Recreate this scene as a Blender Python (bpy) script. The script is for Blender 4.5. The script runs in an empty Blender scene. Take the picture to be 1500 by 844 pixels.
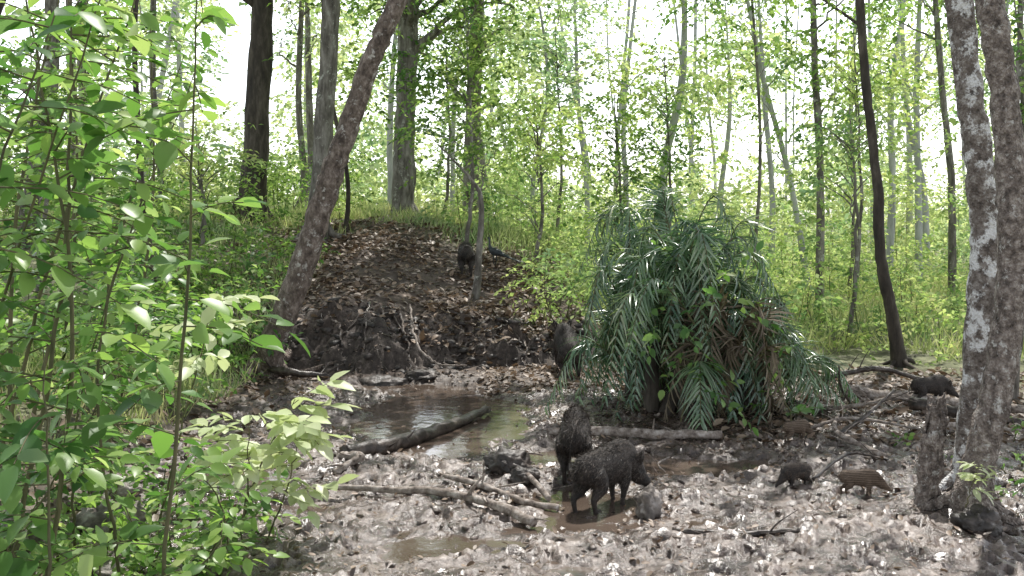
import bpy, math, numpy as np
from mathutils import Vector
rng=np.random.default_rng(11)
scene=bpy.context.scene
COL=scene.collection
# ------------------------------------------------------------ helpers
def nrm(a): return a/np.maximum(np.linalg.norm(a,axis=-1,keepdims=True),1e-9)
def runit(n): return nrm(rng.normal(size=(n,3)))
def sstep(a,b,x):
    t=np.clip((x-a)/(b-a),0,1); return t*t*(3-2*t)
def _h(ix,iy,s):
    h=(ix.astype(np.int64).astype(np.uint64)*np.uint64(374761393)+iy.astype(np.int64).astype(np.uint64)*np.uint64(668265263)+np.uint64(s*974634777))&np.uint64(0xffffffff)
    h=((h^(h>>np.uint64(13)))*np.uint64(1274126177))&np.uint64(0xffffffff)
    h=h^(h>>np.uint64(16))
    return h.astype(np.float64)/4294967296.0
def vn(x,y,s=0):
    x=np.asarray(x,float); y=np.asarray(y,float)
    xi=np.floor(x); yi=np.floor(y); fx=x-xi; fy=y-yi
    fx=fx*fx*(3-2*fx); fy=fy*fy*(3-2*fy)
    a=_h(xi,yi,s);b=_h(xi+1,yi,s);c=_h(xi,yi+1,s);d=_h(xi+1,yi+1,s)
    return (a*(1-fx)+b*fx)*(1-fy)+(c*(1-fx)+d*fx)*fy-0.5
def empty(name):
    o=bpy.data.objects.new(name,None); COL.objects.link(o); return o
def mk(name,parts,mats,parent=None,smooth=False):
    Vs=[];Fs=[];M=[];o=0
    for p in parts:
        V,F=p[0],p[1]
        Vs.append(V);Fs.append(F+o);o+=len(V)
        M.append(np.full(len(F),p[2] if len(p)>2 else 0,np.int32))
    V=np.concatenate(Vs);F=np.concatenate(Fs);M=np.concatenate(M)
    me=bpy.data.meshes.new(name)
    me.vertices.add(len(V)); me.vertices.foreach_set("co",V.astype(np.float32).ravel())
    k=F.shape[1]
    me.loops.add(F.size); me.loops.foreach_set("vertex_index",F.astype(np.int32).ravel())
    me.polygons.add(len(F)); me.polygons.foreach_set("loop_start",(np.arange(len(F))*k).astype(np.int32))
    me.polygons.foreach_set("material_index",M)
    if smooth: me.polygons.foreach_set("use_smooth",np.ones(len(F),bool))
    me.update(calc_edges=True)
    for m in (mats if isinstance(mats,(list,tuple)) else [mats]): me.materials.append(m)
    ob=bpy.data.objects.new(name,me); COL.objects.link(ob)
    if parent: ob.parent=parent
    return ob
def resample(P,n):
    P=np.asarray(P,float)
    m=len(P)
    if m==2: 
        t=np.linspace(0,1,n)[:,None]; return P[0]*(1-t)+P[1]*t
    Q=np.vstack([2*P[0]-P[1],P,2*P[-1]-P[-2]])
    out=[]
    for u in np.linspace(0,m-1-1e-6,n):
        i=int(u);f=u-i
        p0,p1,p2,p3=Q[i],Q[i+1],Q[i+2],Q[i+3]
        out.append(.5*((2*p1)+(-p0+p2)*f+(2*p0-5*p1+4*p2-p3)*f*f+(-p0+3*p1-3*p2+p3)*f**3))
    return np.array(out)
def tube(P,R,sides=10,n=None,rough=0.0,cap=False,wob=0.0):
    P=np.asarray(P,float);R=np.asarray(R,float)
    if n is None: n=max(len(P)*4,4)
    X=resample(P,n)
    Rr=np.interp(np.linspace(0,1,n),np.linspace(0,1,len(R)),R)
    if wob: X[1:-1]+=rng.normal(size=(n-2,3))*wob
    T=nrm(np.gradient(X,axis=0))
    ref=np.array([0,0,1.]) if abs(T[0][2])<.8 else np.array([0,1.,0])
    a=nrm(np.cross(T[0],ref));A=[a]
    for i in range(1,n):
        a=A[-1]-T[i]*np.dot(A[-1],T[i]);A.append(nrm(a))
    A=np.array(A);B=np.cross(T,A)
    if cap:
        X=np.vstack([X[:1],X,X[-1:]]);A=np.vstack([A[:1],A,A[-1:]]);B=np.vstack([B[:1],B,B[-1:]])
        Rr=np.concatenate([[.0005],Rr,[.0005]]);n+=2
    th=np.linspace(0,2*np.pi,sides,endpoint=False)
    rr=Rr[:,None]*np.ones(sides)
    if rough:
        s=rng.integers(1000)
        rr=rr*(1+rough*2*vn(np.arange(n)[:,None]*.45+0*th,np.cos(th)*1.5+np.sin(th)*2.3+7+0*rr,s))
    V=X[:,None]+A[:,None]*(np.cos(th)[None,:,None]*rr[:,:,None])+B[:,None]*(np.sin(th)[None,:,None]*rr[:,:,None])
    V=V.reshape(-1,3)
    i=np.arange(n-1)[:,None]*sides;j=np.arange(sides)[None];k=(j+1)%sides
    F=np.stack([i+j,i+k,i+sides+k,i+sides+j],-1).reshape(-1,4)
    return V,F
def leafq(C,D,N,L,W):
    n=len(C);L=np.broadcast_to(L,(n,))[:,None];W=np.broadcast_to(W,(n,))[:,None]
    S=nrm(np.cross(D,N));N=np.cross(S,D)
    V=np.stack([C,C+D*L*.45+S*W+N*W*.25,C+D*L-N*L*.12,C+D*L*.45-S*W+N*W*.25],1).reshape(-1,3)
    F=(np.arange(n)[:,None]*4+np.arange(4)[None])
    return V,F
PROF={'leaf':([0,.18,.5,.8,1],[.06,.75,1,.6,.03]),'strip':([0,.15,.6,1],[.5,1,.75,.03]),'grass':([0,.5,1],[1,.8,.03])}
def leafd(C,D,N,L,W,prof='leaf',droop=.2,fold=.25):
    n=len(C);L=np.broadcast_to(L,(n,))[:,None];W=np.broadcast_to(W,(n,))[:,None]
    S=nrm(np.cross(D,N));N=np.cross(S,D)
    ts,ws=PROF[prof];m=len(ts);rows=[]
    dr=np.broadcast_to(droop,(n,))[:,None]
    for t,w in zip(ts,ws):
        c=C+D*L*t-N*L*dr*t*t
        rows+= [c+S*W*w+N*W*w*fold, c, c-S*W*w+N*W*w*fold]
    V=np.stack(rows,1).reshape(-1,3)
    f=[]
    for i in range(m-1):
        a=i*3;b=a+3
        f+=[[a,a+1,b+1,b],[a+1,a+2,b+2,b+1]]
    f=np.array(f)
    F=(np.arange(n)[:,None,None]*(3*m)+f[None]).reshape(-1,4)
    return V,F
def spray(B,D,Ls,n,lL,droop=.25,jit=.35,upj=.45):
    S=len(B);Ls=np.broadcast_to(Ls,(S,))
    t=np.linspace(.15,1,n)[None,:,None]+rng.normal(size=(S,n,1))*.03
    P=B[:,None]+D[:,None]*t*Ls[:,None,None]
    P[...,2]-=(droop*Ls[:,None]*t[...,0]**2)
    up=np.array([0,0,1.])
    side=nrm(np.cross(D,up))
    alt=np.where(np.arange(n)%2==0,1,-1)[None,:,None]
    LD=D[:,None]*.6+side[:,None]*alt*.8+rng.normal(size=(S,n,3))*jit
    LD[:,-1]=D+rng.normal(size=(S,3))*.2
    LD[...,2]-=.25
    N=np.zeros((S,n,3));N[...,2]=1;N+=rng.normal(size=(S,n,3))*upj
    l=lL*(.65+.6*rng.random((S,n)))
    return P.reshape(-1,3),nrm(LD.reshape(-1,3)),nrm(N.reshape(-1,3)),l.reshape(-1)
def foliage(centers,cr,nsp,slen,n,lL,wr=.3,flat=.6,detail=False,droop=.25,upj=.5):
    centers=np.asarray(centers,float)
    cr=np.repeat(np.broadcast_to(cr,(len(centers),)),nsp)[:,None]
    C=np.repeat(centers,nsp,0);U=runit(len(C))
    r=rng.random((len(C),1))**.5
    B=C+U*r*cr*np.array([1,1,flat])
    D=nrm(U*np.array([1,1,.35])+rng.normal(size=U.shape)*.4)
    P,LD,N,l=spray(B,D,slen*(.6+.7*rng.random(len(B))),n,lL,droop,upj=upj)
    if detail: return leafd(P,LD,N,l,l*wr)
    return leafq(P,LD,N,l,l*wr)
# ------------------------------------------------------------ materials
def newmat(name):
    m=bpy.data.materials.new(name);m.use_nodes=True;nt=m.node_tree;nt.nodes.clear()
    return m,nt,nt.nodes,nt.links
def ramp(nd,cols,pos=None):
    r=nd.new('ShaderNodeValToRGB');e=r.color_ramp.elements
    while len(e)<len(cols): e.new(.5)
    for i,c in enumerate(cols):
        e[i].position=(i/(len(cols)-1)) if pos is None else pos[i]
        e[i].color=(*c,1)
    return r
def leaf_mat(name,cols,tr=.45,rough=.45,tint=(1.2,1.3,.7),spec=.5,simple=False,clump=0):
    m,nt,nd,lk=newmat(name)
    g=nd.new('ShaderNodeNewGeometry')
    r=ramp(nd,cols);lk.new(g.outputs['Random Per Island'],r.inputs[0]);col=r.outputs[0]
    if clump:
        tc=nd.new('ShaderNodeTexCoord');n=nd.new('ShaderNodeTexNoise');n.inputs['Scale'].default_value=clump;n.inputs['Detail'].default_value=2
        lk.new(tc.outputs['Object'],n.inputs[0]);r2=ramp(nd,[(.55,.68,.75),(1,1,1),(1.35,1.22,1.2)],[.36,.5,.64]);lk.new(n.outputs[0],r2.inputs[0])
        m2=nd.new('ShaderNodeMix');m2.data_type='RGBA';m2.blend_type='MULTIPLY';m2.inputs[0].default_value=1
        lk.new(col,m2.inputs[6]);lk.new(r2.outputs[0],m2.inputs[7]);col=m2.outputs[2]
    if simple:
        p=nd.new('ShaderNodeBsdfDiffuse');lk.new(col,p.inputs[0])
    else:
        p=nd.new('ShaderNodeBsdfPrincipled');lk.new(col,p.inputs['Base Color'])
        p.inputs['Roughness'].default_value=rough;p.inputs['Specular IOR Level'].default_value=spec
    o=nd.new('ShaderNodeOutputMaterial')
    if tr>0:
        mx=nd.new('ShaderNodeMix');mx.data_type='RGBA';mx.blend_type='MULTIPLY';mx.inputs[0].default_value=1
        lk.new(col,mx.inputs[6]);mx.inputs[7].default_value=(*tint,1)
        t=nd.new('ShaderNodeBsdfTranslucent');lk.new(mx.outputs[2],t.inputs[0])
        s=nd.new('ShaderNodeMixShader');s.inputs[0].default_value=tr
        lk.new(p.outputs[0],s.inputs[1]);lk.new(t.outputs[0],s.inputs[2]);lk.new(s.outputs[0],o.inputs[0])
    else: lk.new(p.outputs[0],o.inputs[0])
    return m
def bark_mat(name,cols,scale=6,bump=.5,lichen=None,rough=.85,stretch=.25):
    m,nt,nd,lk=newmat(name)
    tc=nd.new('ShaderNodeTexCoord');mp=nd.new('ShaderNodeMapping');mp.inputs['Scale'].default_value=(1,1,stretch)
    lk.new(tc.outputs['Object'],mp.inputs[0])
    n=nd.new('ShaderNodeTexNoise');n.inputs['Scale'].default_value=scale;n.inputs['Detail'].default_value=6;n.inputs['Roughness'].default_value=.7
    lk.new(mp.outputs[0],n.inputs[0])
    r=ramp(nd,cols,[.33+.34*i/(len(cols)-1) for i in range(len(cols))]);lk.new(n.outputs[0],r.inputs[0])
    col=r.outputs[0]
    if lichen:
        n2=nd.new('ShaderNodeTexNoise');n2.inputs['Scale'].default_value=lichen[1];n2.inputs['Detail'].default_value=6;n2.inputs['Roughness'].default_value=.75
        mp2=nd.new('ShaderNodeMapping');mp2.inputs['Scale'].default_value=(1,1,.9);mp2.inputs['Location'].default_value=(3,1,5)
        lk.new(tc.outputs['Object'],mp2.inputs[0]);lk.new(mp2.outputs[0],n2.inputs[0])
        r2=ramp(nd,[(0,0,0),(1,1,1)],[lichen[2],lichen[2]+.07]);lk.new(n2.outputs[0],r2.inputs[0])
        mx=nd.new('ShaderNodeMix');mx.data_type='RGBA';lk.new(r2.outputs[0],mx.inputs[0]);lk.new(col,mx.inputs[6]);mx.inputs[7].default_value=(*lichen[0],1)
        col=mx.outputs[2]
    p=nd.new('ShaderNodeBsdfPrincipled');lk.new(col,p.inputs['Base Color']);p.inputs['Roughness'].default_value=rough
    b=nd.new('ShaderNodeBump');b.inputs['Strength'].default_value=bump;b.inputs['Distance'].default_value=.03
    if bump>.6:
        v=nd.new('ShaderNodeTexVoronoi');v.inputs['Scale'].default_value=scale*3;lk.new(mp.outputs[0],v.inputs[0])
        ad=nd.new('ShaderNodeMath');ad.operation='ADD';lk.new(n.outputs[0],ad.inputs[0]);lk.new(v.outputs[0],ad.inputs[1]);lk.new(ad.outputs[0],b.inputs['Height'])
    else: lk.new(n.outputs[0],b.inputs['Height'])
    lk.new(b.outputs[0],p.inputs['Normal'])
    o=nd.new('ShaderNodeOutputMaterial');lk.new(p.outputs[0],o.inputs[0])
    return m
LF_haze=leaf_mat('leaf_far_haze',[(.36,.45,.23),(.5,.58,.33),(.64,.72,.44),(.42,.52,.28)],.55,tint=(1.12,1.18,.85),simple=True,clump=.25)  # aerial haze painted into the leaf colour, paler than real leaves
LF_mid=leaf_mat('leaf_mid',[(.10,.17,.05),(.2,.31,.1),(.36,.48,.18),(.13,.23,.07)],.5,tint=(1.15,1.28,.75),simple=True,clump=.5)
LF_can=leaf_mat('leaf_canopy',[(.05,.10,.02),(.10,.20,.04),(.16,.28,.06)],.25,simple=True)
LF_near=leaf_mat('leaf_near',[(.08,.17,.045),(.16,.31,.08),(.32,.47,.15),(.11,.23,.06),(.5,.6,.3)],.5,.36,tint=(1.15,1.28,.75),clump=.9)
LF_pale=leaf_mat('leaf_pale',[(.5,.58,.32),(.62,.69,.42),(.75,.77,.58)],.4,.4,(1.08,1.12,.8))
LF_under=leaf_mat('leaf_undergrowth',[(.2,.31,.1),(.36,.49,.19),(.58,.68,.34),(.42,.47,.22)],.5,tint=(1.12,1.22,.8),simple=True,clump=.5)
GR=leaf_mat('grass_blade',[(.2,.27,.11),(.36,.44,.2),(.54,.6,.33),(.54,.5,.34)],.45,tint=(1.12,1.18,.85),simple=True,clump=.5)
PALM=leaf_mat('palm_leaflet',[(.06,.13,.065),(.12,.21,.105),(.22,.33,.19),(.08,.16,.085),(.38,.44,.31)],.25,.26,(1.2,1.35,.75),1.0,clump=1.2)
PALMD=leaf_mat('palm_dead',[(.13,.10,.07),(.26,.21,.15),(.08,.06,.045)],.2,.7)
LITTER=leaf_mat('dry_leaf',[(.09,.06,.04),(.2,.14,.095),(.38,.29,.22),(.12,.08,.055),(.58,.5,.43)],.15,.5,(1,.9,.7))
BK_dark=bark_mat('bark_dark',[(.02,.016,.013),(.055,.045,.035),(.13,.11,.09)],5)
BK_grey=bark_mat('bark_grey',[(.05,.043,.036),(.16,.145,.125),(.32,.3,.27)],7,lichen=((.42,.43,.38),4,.57))
BK_lean=bark_mat('bark_lean',[(.045,.032,.025),(.15,.115,.094),(.34,.28,.24)],9,lichen=((.5,.47,.43),6,.57),stretch=.6,bump=.8)
BK_white=bark_mat('bark_lichen',[(.05,.04,.034),(.18,.15,.13),(.38,.35,.32)],13,lichen=((.78,.78,.77),5,.505),stretch=.9,bump=.8)
BK_r=bark_mat('bark_right',[(.05,.04,.033),(.22,.18,.155),(.5,.44,.39)],15,bump=1,lichen=((.62,.6,.56),12,.57),stretch=.8)
BK_haze=bark_mat('bark_far_haze',[(.26,.27,.26),(.4,.41,.4),(.52,.53,.52)],3,bump=.2)  # distant trunks greyed and lightened, haze put into the bark colour
DEAD=bark_mat('dead_wood',[(.08,.06,.05),(.28,.235,.2),(.58,.53,.49)],12,stretch=1)
WETW=bark_mat('wet_wood',[(.02,.015,.012),(.05,.038,.03),(.16,.13,.11)],9,rough=.35,stretch=1)
STEM=bark_mat('stem',[(.05,.05,.02),(.1,.1,.045),(.16,.14,.07)],10,bump=.2)
def ground_mat():
    m,nt,nd,lk=newmat('ground')
    tc=nd.new('ShaderNodeTexCoord')
    at=nd.new('ShaderNodeAttribute');at.attribute_name='zone'
    sp=nd.new('ShaderNodeSeparateColor');lk.new(at.outputs['Color'],sp.inputs[0])
    def noise(s,d=8,r=.6):
        n=nd.new('ShaderNodeTexNoise');n.inputs['Scale'].default_value=s;n.inputs['Detail'].default_value=d;n.inputs['Roughness'].default_value=r
        lk.new(tc.outputs['Object'],n.inputs[0]);return n
    n1=noise(1.6,6);n2=noise(14,5,.7)
    mud=ramp(nd,[(.024,.016,.012),(.07,.05,.04),(.19,.148,.125),(.5,.43,.39)],[.35,.47,.56,.67]);
    ad=nd.new('ShaderNodeMix');ad.data_type='FLOAT';ad.inputs[0].default_value=.5
    lk.new(n1.outputs[0],ad.inputs[2]);lk.new(n2.outputs[0],ad.inputs[3]);lk.new(ad.outputs[0],mud.inputs[0])
    soil=ramp(nd,[(.03,.02,.015),(.08,.055,.04),(.17,.125,.095)],[.35,.5,.65]);lk.new(ad.outputs[0],soil.inputs[0])
    grn=ramp(nd,[(.05,.05,.02),(.14,.15,.07),(.28,.28,.16)],[.35,.5,.65]);lk.new(n1.outputs[0],grn.inputs[0])
    wall=ramp(nd,[(.022,.016,.012),(.07,.053,.043),(.24,.2,.17)],[.38,.51,.63]);lk.new(ad.outputs[0],wall.inputs[0])
    def mix(f,a,b):
        x=nd.new('ShaderNodeMix');x.data_type='RGBA';lk.new(f,x.inputs[0]);lk.new(a,x.inputs[6]);lk.new(b,x.inputs[7]);return x.outputs[2]
    c=mix(sp.outputs[0],soil.outputs[0],mud.outputs[0])
    c=mix(sp.outputs[1],c,grn.outputs[0])
    c=mix(sp.outputs[2],c,wall.outputs[0])
    p=nd.new('ShaderNodeBsdfPrincipled');lk.new(c,p.inputs['Base Color']);p.inputs['Specular IOR Level'].default_value=.9
    rr=nd.new('ShaderNodeMapRange');lk.new(n1.outputs[0],rr.inputs[0]);rr.inputs[1].default_value=.4;rr.inputs[2].default_value=.62;rr.inputs[3].default_value=.14;rr.inputs[4].default_value=.36
    rm=nd.new('ShaderNodeMix');rm.data_type='FLOAT';lk.new(sp.outputs[0],rm.inputs[0]);rm.inputs[2].default_value=.9;lk.new(rr.outputs[0],rm.inputs[3])
    lk.new(rm.outputs[0],p.inputs['Roughness'])
    b=nd.new('ShaderNodeBump');b.inputs['Strength'].default_value=.8;b.inputs['Distance'].default_value=.03
    lk.new(n2.outputs[0],b.inputs['Height']);lk.new(b.outputs[0],p.inputs['Normal'])
    o=nd.new('ShaderNodeOutputMaterial');lk.new(p.outputs[0],o.inputs[0]);return m
GROUND=ground_mat()
def simple_noise_mat(name,cols,scale,rough,bump=.3,bs=None):
    m,nt,nd,lk=newmat(name);tc=nd.new('ShaderNodeTexCoord')
    n=nd.new('ShaderNodeTexNoise');n.inputs['Scale'].default_value=scale;n.inputs['Detail'].default_value=6;lk.new(tc.outputs['Object'],n.inputs[0])
    r=ramp(nd,cols,[.3+.4*i/(len(cols)-1) for i in range(len(cols))]);lk.new(n.outputs[0],r.inputs[0])
    p=nd.new('ShaderNodeBsdfPrincipled');lk.new(r.outputs[0],p.inputs['Base Color']);p.inputs['Roughness'].default_value=rough
    n2=nd.new('ShaderNodeTexNoise');n2.inputs['Scale'].default_value=bs or scale*4;n2.inputs['Detail'].default_value=4;lk.new(tc.outputs['Object'],n2.inputs[0])
    b=nd.new('ShaderNodeBump');b.inputs['Strength'].default_value=bump;b.inputs['Distance'].default_value=.02;lk.new(n2.outputs[0],b.inputs['Height']);lk.new(b.outputs[0],p.inputs['Normal'])
    o=nd.new('ShaderNodeOutputMaterial');lk.new(p.outputs[0],o.inputs[0]);return m
WATER=simple_noise_mat('muddy_water',[(.085,.062,.048),(.14,.107,.085)],1.2,.09,.25,5)
CLOD=simple_noise_mat('mud_clod',[(.024,.017,.013),(.08,.058,.047),(.28,.235,.205)],3.5,.3,.8,30)
ROCK=simple_noise_mat('rock',[(.06,.05,.045),(.2,.175,.155),(.55,.51,.48)],9,.7,.8,25)
DROCK=simple_noise_mat('wet_rock',[(.016,.014,.012),(.05,.042,.037),(.15,.125,.11)],6,.5,.8,22)
def boar_mat(name,c1,c2,stripe=None):
    m,nt,nd,lk=newmat(name);tc=nd.new('ShaderNodeTexCoord')
    mp=nd.new('ShaderNodeMapping');mp.inputs['Scale'].default_value=(.35,1,1);lk.new(tc.outputs['Object'],mp.inputs[0])
    n=nd.new('ShaderNodeTexNoise');n.inputs['Scale'].default_value=11;n.inputs['Detail'].default_value=7;n.inputs['Roughness'].default_value=.7;lk.new(mp.outputs[0],n.inputs[0])
    r=ramp(nd,[c1,c2],[.4,.7]);lk.new(n.outputs[0],r.inputs[0]);col=r.outputs[0]
    if stripe:
        w=nd.new('ShaderNodeTexWave');w.wave_type='BANDS';w.bands_direction='Z';w.inputs['Scale'].default_value=5.5;w.inputs['Distortion'].default_value=3;w.inputs['Detail'].default_value=3
        mp2=nd.new('ShaderNodeMapping');mp2.inputs['Scale'].default_value=(.3,1,1);lk.new(tc.outputs['Object'],mp2.inputs[0]);lk.new(mp2.outputs[0],w.inputs[0])
        r2=ramp(nd,[(0,0,0),(.6,.6,.6)],[.45,.9]);lk.new(w.outputs['Fac'],r2.inputs[0])
        mx=nd.new('ShaderNodeMix');mx.data_type='RGBA';lk.new(r2.outputs[0],mx.inputs[0]);lk.new(col,mx.inputs[6]);mx.inputs[7].default_value=(*stripe,1);col=mx.outputs[2]
    p=nd.new('ShaderNodeBsdfPrincipled');lk.new(col,p.inputs['Base Color']);p.inputs['Roughness'].default_value=.75
    b=nd.new('ShaderNodeBump');b.inputs['Strength'].default_value=.5;b.inputs['Distance'].default_value=.02;lk.new(n.outputs[0],b.inputs['Height']);lk.new(b.outputs[0],p.inputs['Normal'])
    o=nd.new('ShaderNodeOutputMaterial');lk.new(p.outputs[0],o.inputs[0]);return m
BOAR=boar_mat('boar_hide',(.012,.01,.009),(.06,.046,.038))
BRIS=leaf_mat('boar_bristle',[(.012,.01,.009),(.045,.036,.03),(.16,.13,.105)],0,.5)
PIG=boar_mat('piglet_hide',(.05,.033,.022),(.13,.09,.06),(.28,.21,.15))
PIGB=leaf_mat('piglet_bristle',[(.05,.035,.025),(.13,.09,.065),(.28,.22,.17)],0,.6)
EYE=simple_noise_mat('eye',[(.005,.005,.005),(.01,.01,.01)],5,.1,0)
BIRD=simple_noise_mat('peafowl_feather',[(.012,.016,.018),(.03,.04,.045),(.05,.055,.06)],14,.5)

# ------------------------------------------------------------ terrain
def ybank(x): return 18.6+.35*np.sin(x*.9+1)+.8*vn(x*.8,x*0+3.3,5)+.5*vn(x*2.4,x*0+1.3,6)+.35*sstep(0,3,x)
def height(x,y,fine=True):
    x=np.asarray(x,float);y=np.asarray(y,float)
    t=y-ybank(x)
    mx=1-sstep(.9,3.6,x)
    rim=.9-.38*sstep(-3.5,1,x)+.2*vn(x*1.1,x*0+.7,12)
    lw=.35+.65*sstep(-7.5,-4.6,x)
    ww=1.0+1.0*np.clip(vn(x*.9,x*0+9.1,14)+.3,0,1)
    q=np.clip(t/ww+.25*vn(x*2.1,y*2.1,15)*sstep(0,.3,t),0,1)
    wall=rim*((.45*sstep(0,.3,q)+.55*sstep(.25,1,q)**.8)*lw+(1-lw)*sstep(-3,2.5,t))
    sl=np.clip(t-.6,0,11)*(.172-.012*np.clip(x+2,0,5))
    z=mx*(wall+sl)+(1-mx)*(sstep(2,20,t)*.35)
    z=z+ .5*sstep(-3.2,-5.2,x+.15*(y-8))*(1-sstep(15,18,y))*sstep(2,7,y)*1.0
    z=z+.16*vn(x*.35,y*.35,1)*sstep(8,30,np.abs(y)+np.abs(x))
    if fine:
        near=(1-sstep(24,40,y))
        def el(cx,cy,rx,ry,d): 
            xx=x+.5*vn(x*1.3,y*1.3,61)+.2*vn(x*4,y*4,63);yy=y+.7*vn(x*1.3,y*1.3,62)+.2*vn(x*4,y*4,64)
            return np.exp(-(((xx-cx)/rx)**2+((yy-cy)/ry)**2)**2)*d
        pud=el(-.95,14.6,1.35,2.4,.19)+el(2.1,11.7,1.1,.5,.14)+el(.6,10.0,.9,.7,.12)+el(-3.1,11.2,.9,.6,.11)+el(-1.8,17.0,.9,.8,.12)+el(-.6,9.0,.9,.35,.09)+el(.9,12.0,1.0,.6,.1)+el(1.9,9.4,.6,.4,.08)+el(-2.4,9.9,.7,.4,.08)+el(.3,8.3,.9,.3,.08)
        quiet=1-.8*np.clip(pud/.12,0,1)
        lum=.075*vn(x*1.1,y*1.1,21)+.06*vn(x*3.1,y*3.1,22)+.05*np.abs(vn(x*7,y*7,23))+.03*vn(x*15,y*15,24)
        z=z+.03+lum*near*quiet-pud
        wl=sstep(0,.25,t)*(1-sstep(1.0,2.4,t))*mx
        z=z+wl*(.36*vn(x*2.2,y*2.2,31)+.3*np.abs(vn(x*5,y*5,32))+.14*vn(x*13,y*13,33)-.05)
    return z
def H(x,y): return float(height(np.array([x]),np.array([y]))[0])
xs=np.concatenate([-np.geomspace(900,9,45,endpoint=False),np.linspace(-9,9,480,endpoint=False),np.geomspace(9,900,46)])
ys=np.concatenate([-np.geomspace(300,2,14),np.linspace(-1.5,6,40,endpoint=False),np.linspace(6,20.5,400,endpoint=False),np.linspace(20.5,40,150,endpoint=False),np.geomspace(40,1500,50)])
X,Y=np.meshgrid(xs,ys);Z=height(X,Y)
for _ in range(3600):
    hx=rng.uniform(-4.6,6);hy=rng.uniform(7.2,18.3)
    r=rng.uniform(.03,.07);dp=rng.uniform(.02,.065)
    i0,i1=np.searchsorted(ys,[hy-.2,hy+.2]);j0,j1=np.searchsorted(xs,[hx-.2,hx+.2])
    if i1<=i0 or j1<=j0: continue
    q=((X[i0:i1,j0:j1]-hx)**2+((Y[i0:i1,j0:j1]-hy)*.8)**2)/(r*r)
    Z[i0:i1,j0:j1]+=-dp*np.exp(-q*q*.6)+dp*.5*np.exp(-(np.sqrt(q)-1.5)**2*4)
V=np.stack([X,Y,Z],-1).reshape(-1,3);ny,nx=X.shape
i=np.arange(ny-1)[:,None]*nx;j=np.arange(nx-1)[None]
F=np.stack([i+j,i+j+1,i+nx+j+1,i+nx+j],-1).reshape(-1,4)
g=mk('ground',[(V,F)],GROUND,smooth=True)
t=Y-ybank(X)
mxm=1-sstep(.9,3.6,X)
mud=(1-sstep(-.3,.2,t+.6*vn(X,Y,3))*mxm)*sstep(-4.8,-3.2,X+.6*vn(X,Y,8))*(1-sstep(16,18.5,Y+1.5*vn(X,Y,4)))*(1-sstep(6.5,8.5,X))
green=np.clip(sstep(26,30,Y+2*vn(X*.4,Y*.4,9))+sstep(3,5,X)*sstep(17,19.5,Y)+sstep(7,9,X)+sstep(-4,-6,X),0,1)
wall=sstep(-.15,.15,t)*(1-sstep(.5,1.6,t+.9*vn(X*1.5,Y*1.5,44)))*mxm
ca=g.data.color_attributes.new('zone','FLOAT_COLOR','POINT')
ca.data.foreach_set('color',np.stack([mud,green,wall,np.ones_like(mud)],-1).astype(np.float32).ravel())
wx=np.linspace(-4.2,5,40);wy=np.linspace(8,18.4,40);A,B=np.meshgrid(wx,wy)
i=np.arange(39)[:,None]*40;j=np.arange(39)[None]
mk('muddy_water',[(np.stack([A,B,A*0-.035],-1).reshape(-1,3),np.stack([i+j,i+j+1,i+41+j,i+40+j],-1).reshape(-1,4))],WATER,smooth=True)
def lumps(name,n,xr,yr,r0,r1,mat,filt=None,sq=.6):
    a=.5257;b=.8507
    iv=np.array([[-a,b,0],[a,b,0],[-a,-b,0],[a,-b,0],[0,-a,b],[0,a,b],[0,-a,-b],[0,a,-b],[b,0,-a],[b,0,a],[-b,0,-a],[-b,0,a]])
    f=np.array([[0,11,5],[0,5,1],[0,1,7],[0,7,10],[0,10,11],[1,5,9],[5,11,4],[11,10,2],[10,7,6],[7,1,8],[3,9,4],[3,4,2],[3,2,6],[3,6,8],[3,8,9],[4,9,5],[2,4,11],[6,2,10],[8,6,7],[9,8,1]])
    x=rng.uniform(*xr,n);y=rng.uniform(*yr,n)
    if filt is not None: k=filt(x,y);x=x[k];y=y[k];n=len(x)
    r=r0+(r1-r0)*rng.random(n)**3
    z=height(x,y)
    Vv=iv[None]*(1+.4*rng.normal(size=(n,12,1)).clip(-1.5,1.5))*r[:,None,None]*np.array([1.3,1.3,sq])
    Vv=Vv+np.stack([x,y,z-r*.1],-1)[:,None]
    Ff=(np.arange(n)[:,None,None]*12+f[None]).reshape(-1,3)
    return mk(name,[(Vv.reshape(-1,3),Ff)],mat)
lumps('mud_clods',5500,(-4.2,6.5),(7.3,18.4),.008,.04,CLOD,lambda x,y:height(x,y)>-.05)
lumps('bank_clods',1100,(-5.5,1.6),(18.2,20.8),.02,.1,DROCK,lambda x,y:np.abs(y-ybank(x)-.7)<.9,.7)
def litter(name,n,xr,yr,L,dens=None):
    x=rng.uniform(*xr,n);y=rng.uniform(*yr,n)
    if dens is not None: k=rng.random(n)<dens(x,y);x=x[k];y=y[k];n=len(x)
    z=np.maximum(height(x,y),-.035)+.012+.03*rng.random(n)
    th=rng.random(n)*6.283
    D=nrm(np.stack([np.cos(th),np.sin(th),rng.normal(size=n)*.3],-1))
    N=nrm(np.stack([rng.normal(size=n)*.35,rng.normal(size=n)*.35,np.ones(n)],-1))
    l=L*(.5+rng.random(n))
    return mk(name,[leafd(np.stack([x,y,z],-1),D,N,l,l*.3,droop=rng.normal(size=n)*.25,fold=.4)],LITTER)
litter('leaf_litter',17000,(-7.5,2.5),(18.9,30),.13,lambda x,y:(.25+.7*sstep(-.1,.25,vn(x*.9,y*.9,91)+.1))*(1-sstep(.5,2.5,x)))
litter('leaf_litter',13000,(-4.8,7.5),(7.3,18.5),.055,lambda x,y:(.3+.9*sstep(0,.3,vn(x*.8,y*.8,92))+.4*sstep(3,5,x))*np.where(height(x,y)>-.03,1,.05))
litter('leaf_litter',2600,(2.5,9),(12.5,18.5),.12)
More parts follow.
